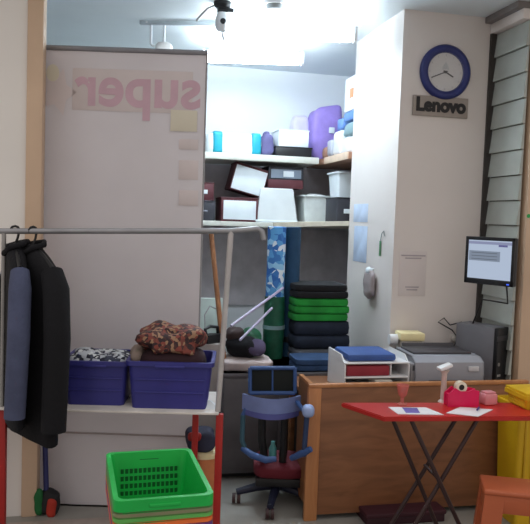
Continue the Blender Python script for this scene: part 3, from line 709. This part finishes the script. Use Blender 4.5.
# desk organiser with books
x, w_, h, zt_, _ = wh(344, 409, 353, 384, 3.66)
t = thing('letter_tray', 'white three tier letter tray at the left end of the desk', 'tray', (x, 3.80, DZ), 0)
th_ = zt_ - DZ - .03; l1 = th_ * .44; l2 = th_ * .86
mb = MB()
for zz in (.005, l1, l2): mb.box((0, 0, zz), (w_, .3, .009), .003)
mb.box((0, .147, th_ / 2), (w_, .006, th_), .002).build('tray_shelf', wht, t)
for s in (-1, 1):
    MB().rings([[Vector((s * (w_ / 2 - .004) + o_, y, z)) for y, z in ((-.15, 0), (.15, 0), (.15, th_ + .012), (-.08, th_ + .012), (-.15, th_ * .8))] for o_ in (-.004, .004)]).build('tray_side', wht, t, smooth=False)
MB().box((w_ * .22, -.02, (l1 + l2) / 2), (.008, .24, l2 - l1 - .01), .002).build('divider', wht, t)
one('bound_book', MB().box((0, 0, .03), (w_ * .66, .24, .058), .006).box((0, -.003, .03), (w_ * .64, .238, .046), .002), mat('book_red', (150, 48, 62), .6), 'dark red book in the middle level of the letter tray', 'book', (x - w_ * .125, 3.785, DZ + l1 + .005))
one('document_folder', MB().box((0, 0, .022), (w_ * .74, .26, .04), .014), mat('folder_blue', (54, 84, 146), .6), 'dark blue folder on the top level of the letter tray', 'folder', (x - w_ * .06, 3.80, DZ + l2 + .005))
one('white_card', MB().box((0, 0, .03), (.10, .12, .058), .004), mat('card_cream', (206, 200, 190), .6), 'cream box in the lowest level of the letter tray', 'box', (x + w_ * .1, 3.70, DZ + .0105), 0)
t = thing('card_reader', 'small grey keypad device beside the letter tray', 'device', (x + w_ / 2 + .036, 3.70, DZ), .1)
MB().box((0, 0, .08), (.06, .09, .16), .01).build('body', mat('device_grey', (160, 158, 160), .5), t)
MB().box((0, -.046, .135), (.045, .004, .03), .001).build('screen', mat('device_dark', (90, 92, 98), .4), t)

# receipt printer (cream) on the desk behind
x, w_, h, zt_, _ = wh(402, 426, 337, 382, 3.98)
t = thing('receipt_printer', 'cream topped small receipt printer behind the grey printer', 'printer', (x, 4.06, DZ), -.1)
hh = zt_ - DZ + .02
MB().box((0, 0, (hh - .05) / 2), (w_ * .85, .12, hh - .05), .01).build('body', mat('device_beige', (176, 168, 160), .5), t)
MB().box((.0, 0, hh - .025), (w_, .13, .05), .01).build('lid', mat('cream_plastic', (236, 222, 172), .5), t)
MB().lathe([(0, -.025), (.034, -.025), (.034, .025), (0, .025)], 20, M=tr(-w_ / 2 - .028, -.0, hh - .05) @ rot('Y', PI / 2)).build('paper_roll', wht, t)
# printer
x, w_, h, zt_, _ = wh(417, 485, 352, 386, 3.62)
t = thing('inkjet_printer', 'silver grey printer with a dark recessed top in the middle of the desk', 'printer', (x, 3.80, DZ), -.04)
sil = mat('silver_plastic', (150, 152, 160), .4, vary=.03); drk = mat('printer_dark', (66, 64, 68), .5)
hh = wh(412, 485, 356, 386, 3.68)[3] - DZ
mb = MB(); pr = [(-.17, 0), (-.18, .09), (-.17, hh * .86), (-.12, hh), (.15, hh), (.16, 0)]
mb.rings([[Vector((sx_ * w_ / 2 * k, y, z)) for y, z in pr] for sx_, k in ((-1, .97), (-1, 1), (1, 1), (1, .97))]).build('printer_body', sil, t, ang=25)
MB().box((0, .03, hh + .006), (w_ * .86, .2, .012), .004).build('top_tray', drk, t)
MB().box((0, .10, hh + .025), (w_ * .8, .02, .06), .006, M=rot('X', -.2)).build('paper_support', drk, t)
MB().box((w_ * .34, -.179, hh * .68), (w_ * .15, .01, .03), .003, M=None).build('button_panel', mat('button_pale', (196, 196, 200), .4), t)
MB().box((0, -.178, .06), (w_ * .6, .012, .02), .003).build('output_slot', drk, t)
# computer tower
L_, Wd, Ht = .29, .15, None
fr = P(496, 360, Y=3.77); 
zt_ = P(500, 326, Y=3.88).z; Ht = zt_ - DZ
az = math.radians(-62)
# local: front at +x, visible side at -y ; front-left corner placed at (fr.x, 3.8)
cdir = Vector((math.cos(az), math.sin(az), 0)); sdir = Vector((-cdir.y, cdir.x, 0))
cor = Vector((fr.x, 3.77, DZ)); cen = cor - cdir * L_ / 2 + sdir * Wd / 2
t = thing('computer_tower', 'dark grey computer tower with black front at the right end of the desk', 'computer', cen, az)
MB().box((-.01, 0, Ht / 2), (L_ - .02, Wd, Ht), .004).build('case', mat('case_grey', (112, 112, 118), .5, vary=.05), t)
fp = MB().box((L_ / 2 - .008, 0, Ht / 2), (.03, Wd + .004, Ht + .004), .008).build('front_bezel', blk, t)
MB().box((L_ / 2 + .008, -.03, Ht * .82), (.004, .12, .03), .001).build('drive_bay', mat('bay_grey', (44, 44, 48), .5), fp)
MB().lathe([(0, 0), (.011, 0), (.011, .004), (0, .004)], 16, M=tr(L_ / 2 + .006, -.055, Ht * .36) @ rot('Y', PI / 2)).build('power_button', grey_metal, fp)
MB().box((L_ / 2 + .008, -.05, Ht * .16), (.004, .035, .014), .001).build('badge', grey_metal, fp)
# cable by the wall
pts = [P(462, 322, Y=4.08), P(450, 325, Y=4.12), P(444, 318, Y=4.12), P(438, 322, Y=4.11), P(452, 330, Y=4.1), P(458, 338, Y=4.08), P(452, 350, Y=4.05), P(450, 362, Y=4.0)]
pts.append(Vector((pts[-1].x, 3.99, DZ + .004)))
one('power_cable', MB().tube(pts, .004, 8), blk, 'thin black cable looping on the wall behind the printer', 'cable')
t = thing('power_plug', 'small pale round plug on the wall beside the computer tower', 'plug', P(454, 338, Y=4.135))
MB().lathe([(0, 0), (.024, 0), (.022, .02), (.012, .03), (0, .03)], 18, M=rot('X', PI / 2)).build('plug_body', mat('plug_pale', (190, 186, 180), .5), t)
MB().box((0, .008, 0), (.05, .012, .05), .003).build('socket_plate', wall_m, t)

# ------------------------------------------------------------------ monitor on the right
ml = P(466, 260, Y=3.80); mr = P(515, 262, Y=3.52)
mc = (ml + mr) / 2; ma = math.atan2(mr.y - ml.y, mr.x - ml.x); mw = (Vector((mr.x - ml.x, mr.y - ml.y, 0))).length
mh = .275
t = thing('computer_monitor', 'black framed monitor with a pale blue screen mounted beside the shutter', 'monitor', (mc.x, mc.y, mc.z), ma)
MB().box((0, .014, 0), (mw, .035, mh), .008).build('housing', blk, t)
mb = MB()
mb.box((0, -.006, mh / 2 - .01), (mw, .012, .02), .003).box((0, -.006, -mh / 2 + .016), (mw, .012, .032), .003).box((-mw / 2 + .009, -.006, 0), (.018, .012, mh), .003).box((mw / 2 - .009, -.006, 0), (.018, .012, mh), .003)
mb.build('bezel', blk, t)
sw, sh = mw - .036, mh - .052; sc = Vector((0, -.0045, .006))
scr = MB().box(sc, (sw, .003, sh)).build('screen', glow('screen_glow', (.44, .52, .66), .95), t, smooth=False)
MB().box((-sw * .12, -.0065, sh * .12), (sw * .72, .001, sh * .26)).build('window_pane', glow('screen_grey', (.26, .31, .40), .8), scr, smooth=False)
MB().box((0, -.0065, sh * .46), (sw, .001, sh * .07)).build('title_bar', glow('screen_bar', (.30, .33, .50), .8), scr, smooth=False)
MB().box((sw * .3, -.0072, sh * .40), (sw * .2, .001, sh * .05)).build('text_line', glow('screen_text', (.2, .2, .45), .6), scr, smooth=False)
for k in range(3): MB().box((-sw * .12, -.0075, sh * (.20 - k * .08)), (sw * .6, .001, sh * .02)).build('text_line', glow('screen_text2', (.2, .24, .3), .6), scr, smooth=False)
MB().box((mw / 2 - .03, -.0125, -mh / 2 + .012), (.016, .003, .008), .001).build('power_light', glow('led_blue', (.05, .12, .8), 1.2), t)
# arm back to the right wall
Mi = (Matrix.Translation(Vector((mc.x, mc.y, mc.z))) @ Matrix.Rotation(ma, 4, 'Z')).inverted()
wallp = Mi @ Vector((xr - .004, 3.98, mc.z))
MB().tube([(0, .03, 0), (0, .08, 0), wallp], .014, 10).build('mount_arm', blk, t)
MB().tube([(mw * .32, .02, -mh / 2 + .02), (mw * .33, .04, -mh / 2 - .1), Mi @ Vector((mc.x + .07, 3.84, 1.16)), Mi @ Vector((mc.x + .06, 3.92, Ht + DZ + .01))], .005, 8).build('cable', blk, t)

# ------------------------------------------------------------------ clock wall
py_ = 4.15
c = P(444.5, 72.5, Y=py_); R_ = (P(469.5, 72.5, Y=py_).x - P(419.5, 72.5, Y=py_).x) / 2
t = thing('wall_clock', 'round wall clock with a dark blue rim above the name sign', 'clock', (c.x, py_, c.z))
Mx = rot('X', PI / 2)
mb = MB(); prof = [(R_ * .70, .002), (R_ * .70, .018), (R_ * .76, .032), (R_ * .9, .036), (R_, .02), (R_, .002)]
mb.rings([[Vector((r * math.cos(2 * PI * k / 48), r * math.sin(2 * PI * k / 48), z)) for k in range(48)] for r, z in prof + [prof[0]]], cap=False, M=Mx).build('rim', mat('clock_blue', (44, 52, 112), .4), t, ang=60)
fc = MB().lathe([(0, .001), (R_ * .75, .001), (R_ * .75, .012), (0, .012)], 48, M=Mx).build('clock_face', mat('clock_face', (206, 204, 204), .5, vary=.02), t)
for k in range(12):
    a_ = k * PI / 6
    MB().box((math.sin(a_) * R_ * .62, -.0125, math.cos(a_) * R_ * .62), (.004, .002, .012), 0, M=None).build('tick', mat('tick_grey', (170, 168, 170), .5), fc, smooth=False)
MB().prism([(-.026, 0), (-.016, .03), (-.008, .04), (0, .052), (.008, .04), (.016, .03), (.026, 0), (.01, .006), (-.01, .006)], 0, .001, M=tr(0, -.0125, .012) @ Mx).build('face_mark', mat('mark_grey', (184, 186, 190), .5), fc, smooth=False)
def hand(dx, dz, w_, off):
    L = math.hypot(dx, dz); a_ = math.atan2(dz, dx)
    MB().box((L / 2 - .008, 0, 0), (L + .016, .003, w_), .001, M=tr(0, -off, 0) @ rot('Y', -a_)).build('clock_hand', mat('hand_dark', (62, 58, 62), .5), t)
k_ = R_ / 25
hand(-14 * k_, -6 * k_, .007, .017); hand(8 * k_, -4.0 * k_, .009, .0145)
MB().lathe([(0, .012), (.008, .012), (.008, .02), (0, .02)], 16, M=Mx).build('hub', blk, t)
MB().lathe([(0, .0225), (R_ * .74, .0225), (R_ * .74, .0235), (0, .0235)], 48, M=Mx).build('glass', mat('clock_glass', (255, 255, 255), .05, vary=0, alpha=.06), t)
a_ = P(412, 107, Y=py_); b_ = P(467, 107, Y=py_); zt_ = P(440, 97, Y=py_).z; zb_ = P(440, 117, Y=py_).z
t = thing('name_sign', 'taupe plate with dark raised lettering under the clock', 'sign', ((a_.x + b_.x) / 2, py_, (zt_ + zb_) / 2), 0)
MB().box((0, -.008, 0), (b_.x - a_.x, .015, zt_ - zb_), .003).build('plate', mat('sign_taupe', (158, 148, 140), .5), t)
text_mesh('lettering', 'Lenovo', .115, mat('sign_text', (34, 32, 34), .5), t, (0, -.0175, .004), bold=.006, depth=.0015, sx=.98)
# notice sheet
a_ = P(399, 270, Y=py_); b_ = P(426, 270, Y=py_); zt_ = P(412, 251, Y=py_).z; zb_ = P(412, 296, Y=py_).z
t = thing('notice_sheet', 'pale paper notice with faint print lines below the clock', 'paper', ((a_.x + b_.x) / 2, py_, (zt_ + zb_) / 2))
hS = zt_ - zb_; wS = b_.x - a_.x
MB().box((0, -.0015, 0), (wS, .002, hS), .0005).build('sheet', mat('notice_paper', (214, 206, 204), .6, vary=.02), t)
pg = mat('print_grey', (168, 160, 164), .6)
for zz_, ww in ((.40, .9), (.34, .6), (-.30, .5), (-.36, .4)): MB().box((0, -.0035, hS * zz_), (wS * ww, .001, .008)).build('print_line', pg, t, smooth=False)

# ---------------- on the bright side of the pillar
X_ = 1.75
def sidesheet(px0, px1, py0, py1, mt, label):
    a_ = P(px0, (py0 + py1) / 2, X=X_); b_ = P(px1, (py0 + py1) / 2, X=X_); zt_ = P((px0 + px1) / 2, py0, X=X_).z; zb_ = P((px0 + px1) / 2, py1, X=X_).z
    return one('notice_sheet', MB().box((0, 0, 0), (.002, abs(a_.y - b_.y), zt_ - zb_), .0005), mt, label, 'paper', (X_ - .0015, (a_.y + b_.y) / 2, (zt_ + zb_) / 2))
sidesheet(354, 368, 204, 222, mat('sheet_blue', (196, 210, 232), .6), 'pale blue paper taped high on the bright pillar side')
sidesheet(354, 367, 226, 262, mat('sheet_blue2', (190, 206, 230), .6), 'longer pale blue paper taped below another on the pillar side')
q = P(374, 272, X=X_); zt_ = q.z; zb_ = P(374, 299, X=X_).z
t = thing('hanging_cloth', 'grey brown cloth hanging from a hook on the bright pillar side', 'cloth', (X_ - .001, q.y, zt_))
MB().tube([(0, 0, .02), (-.03, 0, .02), (-.035, 0, .035)], .005, 8).build('hook', wht, t)
MB().blob((-.03, 0, zb_ - zt_), (.05, .17, zt_ - zb_ + .01), .75, .012, 18, 3, flat=False).build('cloth_body', mat('grey_brown_cloth', (150, 140, 140), .9), t)
MB().blob((-.035, .0, -.02), (.04, .07, .05), .8, .006, 18, 3, flat=False).build('cloth_top', cartonw, t)
q0 = P(383, 231, X=X_); q1 = P(381, 256, X=X_)
t = thing('hanging_pen', 'thin green pen hanging on the bright pillar side', 'pen', (X_ - .009, q1.y, q1.z))
MB().tube([(0, 0, 0), (0, 0, (q0.z - q1.z) * .6)], .007, 8).build('pen_body', mat('pen_green', (92, 150, 110), .5), t)
MB().tube([(0, 0, (q0.z - q1.z) * .58), (0, -.02, (q0.z - q1.z) * .9), (0, -.05, (q0.z - q1.z)), (0.004, -.06, (q0.z - q1.z) * .8)], .003, 8).build('string', mat('string_grey', (140, 150, 150), .6), t)

# ------------------------------------------------------------------ red folding table
TZ = .72
c0 = P(341, 402.5, Z=TZ); c1_ = P(384, 417, Z=TZ); c2_ = P(533, 416.5, Z=TZ)
fdir = (c2_ - c1_); fdir.z = 0; fl = fdir.length + .12; fdir.normalize(); ta = math.atan2(fdir.y, fdir.x)
t = thing('folding_table', 'red folding table with crossed dark legs in front of the desk', 'table', (c1_.x, c1_.y, 0), ta)
Ti = Matrix.Rotation(-ta, 4, 'Z')
def tl(v): 
    q = Ti @ (Vector(v) - Vector((c1_.x, c1_.y, 0))); return q
bl_ = tl(c0)
poly = [(0, 0), (fl, 0), (fl - bl_.x * .0, bl_.y), (bl_.x, bl_.y)]
mb = MB().prism([(x, y) for x, y in poly], TZ - .022, TZ)
bmesh.ops.bevel(mb.bm, geom=mb.bm.edges[:], offset=.004, segments=2, affect='EDGES')
mb.build('table_top', mat('table_red', (178, 36, 32), .3, vary=.06), t, smooth=False)
legm = mat('leg_dark', (52, 32, 32), .4)
for yy, (xa, ya, xb, yb), (xc_, yc, xd, yd) in ((.04, (411, 421, 452, 510), (478, 421, 424, 512)), (bl_.y - .05, (393, 421, 430, 510), (456, 421, 400, 512))):
    off = Vector((-math.sin(ta), math.cos(ta), 0)) * yy
    # plane of this leg frame: through c1_+off, direction fdir
    nrm = Vector((-fdir.y, fdir.x, 0)); base = Vector((c1_.x, c1_.y, 0)) + off
    def hit(px, py):
        r = P(px, py, D=1) - CAM; s_ = (base - CAM).dot(nrm) / r.dot(nrm); return tl(CAM + r * s_)
    for i, (A_, B_) in enumerate(((hit(xa, ya), hit(xb, yb)), (hit(xc_, yc), hit(xd, yd)))):
        d = (B_ - A_); top = A_ + d * ((TZ - .022 - A_.z) / d.z); bot = A_ + d * ((.008 - A_.z) / d.z)
        o_ = Vector((0, .012 * (1 if i else -1), 0))
        MB().tube([top + o_, bot + o_], .0105, 10).build('leg', legm, t)
    kx = hit(xa, ya) ; 
MB().tube([tl(P(424, 478, D=3.3)) * 0 + Vector((hit(424, 480).x, .04, .42)), Vector((hit(424, 480).x, bl_.y - .05, .42))], .008, 8).build('pivot_bar', legm, t)

# things on the red table
def paper(px, py, pts, label, strip=None):
    q = P(px, py, Z=TZ); cs = [P(a_, b_, Z=TZ) - q for a_, b_ in pts]
    t = thing('paper_sheet', label, 'paper', (q.x, q.y, TZ))
    mb = MB().rings([[(v.x, v.y, .0008) for v in cs], [(v.x, v.y, .003) for v in cs]]); mb.build('sheet', wht, t, smooth=False)
    if strip:
        cs = [P(a_, b_, Z=TZ) - q for a_, b_ in strip]
        MB().rings([[(v.x, v.y, .0032) for v in cs], [(v.x, v.y, .0042) for v in cs]]).build('printed_block', mat('print_violet', (104, 92, 166), .5), t, smooth=False)
paper(414, 411, [(388, 407.5), (426, 408), (444, 415.3), (398, 414.5)], 'white paper with a violet printed block on the red table', [(402, 408.3), (417, 408.8), (420, 413.6), (406, 413.6)])
paper(470, 411.5, [(460, 407.5), (493, 410), (478, 417), (446, 413.5)], 'white paper lying in front of the magenta tape dispenser')
q = P(478, 410.5, Z=TZ)
one('ink_pen', MB().tube([(-.03, 0, .006), (.022, 0, .006), (.03, 0, .006)], [.004, .005, .002], 8), mat('pen_blue', (40, 54, 130), .4), 'short blue pen on the paper beside the dispenser', 'pen', (q.x, q.y, TZ + .0035), .9)
q = P(402, 404.5, Z=TZ)
t = thing('candle_glass', 'small clear pink glass cup on a stem near the back of the red table', 'glass', (q.x, q.y, TZ))
pinkg = mat('pink_glass', (206, 120, 110), .15, vary=.1, alpha=.75)
MB().lathe([(0, 0), (.026, 0), (.026, .004), (.009, .01), (.009, .035), (.022, .05), (.031, .098), (.029, .098), (.019, .054), (0, .05)], 20).build('cup', pinkg, t)
MB().lathe([(0, .051), (.017, .055), (.025, .085), (0, .087)], 16).build('contents', mat('candle_red', (176, 56, 48), .5), t)
q = P(443, 402, Z=TZ); hz = P(444, 364, D=(q - CAM).dot(fw0)).z - TZ
t = thing('card_stand', 'slim white stand with a flared head on the red table', 'stand', (q.x, q.y, TZ))
MB().lathe([(0, 0), (.026, 0), (.024, .006), (.015, .014), (.013, hz - .05), (.024, hz - .03), (0, hz - .03)], 20).build('stem', mat('stand_pale', (206, 190, 182), .4), t)
MB().box((.0, 0, hz - .014), (.07, .05, .018), .006, M=tr(0, 0, hz - .014) @ rot('Y', -.35) @ tr(0, 0, -(hz - .014))).build('head', wht, t)
# magenta dispenser with tape roll
q = P(464, 407, Z=TZ); xw = P(480, 407, Z=TZ).x - P(449, 407, Z=TZ).x
t = thing('tape_dispenser', 'magenta tape dispenser with a white tape roll on the red table', 'tape dispenser', (q.x, q.y + .03, TZ), ta)
mg = mat('magenta_plastic', (214, 22, 84), .35)
pr = [(-xw / 2, 0), (xw / 2, 0), (xw / 2, .078), (xw * .3, .085), (xw * .14, .076), (-xw * .1, .076), (-xw * .28, .092), (-xw / 2, .06)]
for s in (-1, 1): MB().prism(pr, -.004, .004, M=tr(0, s * .024, 0) @ rot('X', PI / 2)).build('side_plate', mg, t, smooth=False)
MB().box((0, 0, .03), (xw * .96, .044, .06), .004).build('base', mg, t)
rl_ = MB(); pf = [(.014, -.016), (.028, -.016), (.028, .016), (.014, .016), (.014, -.016)]
rl_.rings([[Vector((r * math.cos(2 * PI * k / 28), r * math.sin(2 * PI * k / 28), z)) for k in range(28)] for r, z in pf], cap=False, M=tr(-.008, 0, .093) @ rot('X', PI / 2)).build('tape_roll', mat('tape_cream', (226, 218, 200), .4), t)
MB().lathe([(0, -.0155), (.014, -.0155), (.014, .0155), (0, .0155)], 20, M=tr(-.008, 0, .093) @ rot('X', PI / 2)).build('spool', blk, t)
# pink tumblers
q = P(489, 405, Z=TZ)
one('pink_box', MB().box((0, 0, .028), (.075, .06, .056), .01).box((0, 0, .06), (.06, .045, .008), .003), mat('pale_pink_clear', (214, 140, 146), .3, vary=.15), 'pale pink clear box beside the magenta tape dispenser', 'box', (q.x + .005, q.y + .02, TZ), ta + .2)
# yellow crates
yel = mat('yellow_plastic', (206, 166, 24), .45, vary=.06); yel2 = mat('yellow_dark', (186, 146, 12), .5)
def crate(label, loc, rz_, w_, d_, h, slats=4):
    t = thing('plastic_crate', label, 'crate', loc, rz_)
    bin_mesh(w_, d_, h, .94, .006, .02).build('crate_body', yel, t)
    for s in (-1, 1):
        for k in range(slats):
            MB().box((0, s * (d_ / 2 - .003), h * (.18 + .17 * k)), (w_ * .8, .012, .012), .003).build('rib', yel, t)
    for s in (-1, 1):
        for k in range(slats):
            MB().box((s * (w_ / 2 - .003), 0, h * (.18 + .17 * k)), (.012, d_ * .8, .012), .003).build('rib', yel, t)
    return t
q = P(504, 401, Z=TZ)
q2 = P(531, 413.5, Z=TZ)
e1 = (q2 - q); e1.z = 0; ea = math.atan2(e1.y, e1.x); e1.normalize(); e2 = Vector((-e1.y, e1.x, 0))
hC = P(503, 385, D=(q - CAM).dot(fw0)).z - TZ
cl_ = .18
cc = q + e1 * cl_ / 2 + e2 * .11
t = crate('yellow crate standing on the right end of the red table', (cc.x, cc.y, TZ + .001), ea, cl_ * .98, .2, hC - .012)
MB().box((0, 0, hC - .006), (cl_ * 1.04, .21, .014), .004).build('lid', yel, t)
a_ = P(506, 440, Y=3.36); 
t = thing('plastic_bin', 'tall yellow bin standing under the right end of the red table', 'bin', (a_.x + .16, 3.38, 0), 0)
bin_mesh(.3, .22, .66, .86, .006, .024).build('bin_body', yel, t)
for k in range(5): MB().box((-.10 + k * .05, -.105, .36), (.012, .014, .5), .003).build('rib', yel2, t)

# ------------------------------------------------------------------ stool
SZ = .45
s0 = P(464, 473, Z=SZ); s1 = P(484, 490, Z=SZ); s2 = P(532, 495, Z=SZ)
fx = (s2 - s1); fx.z = 0; fx.normalize(); sa = math.atan2(fx.y, fx.x); sd = Vector((-fx.y, fx.x, 0)); wS_ = .31
dS = (s0 - s1).length
cS = s1 + fx * wS_ / 2 + sd * dS / 2
t = thing('plastic_stool', 'orange brown plastic stool in front of the red table', 'stool', (cS.x, cS.y, 0), sa)
om = mat('stool_orange', (172, 88, 54), .45, vary=.05)
mb = MB().box((0, 0, SZ - .012), (wS_, dS, .024), .01, seg=3); mb.build('seat', om, t)
mb = MB()
for s in (-1, 1):
    mb.box((0, s * (dS / 2 - .012), SZ - .06), (wS_ - .05, .012, .08), .003); mb.box((s * (wS_ / 2 - .012), 0, SZ - .06), (.012, dS - .05, .08), .003)
mb.build('apron', om, t)
for sx_ in (-1, 1):
    for sy in (-1, 1):
        def lr(k, z): return [Vector((sx_ * (wS_ / 2 - .048 + k) + a_ * .042, sy * (dS / 2 - .032 + k) + b_ * .026, z)) for a_, b_ in ((-1, -1), (1, -1), (1, 1), (-1, 1))]
        MB().rings([lr(0, SZ - .022), lr(.02, .2), lr(.035, 0)]).build('leg', om, t, smooth=False)
# green dot on the right post
q = P(528.5, 216, Y=FY - .03)
one('round_sticker', MB().lathe([(0, 0), (.012, 0), (.012, .002), (0, .002)], 16, M=rot('X', PI / 2)), mat('sticker_green', (40, 160, 80), .5), 'tiny round green sticker on the beige right post', 'sticker', (q.x, FY - .03, q.z))

# ------------------------------------------------------------------ view
S.view_settings.view_transform = 'Standard'; S.view_settings.look = 'None'; S.view_settings.exposure = 0; S.view_settings.gamma = 1
S.view_settings.use_curve_mapping = False
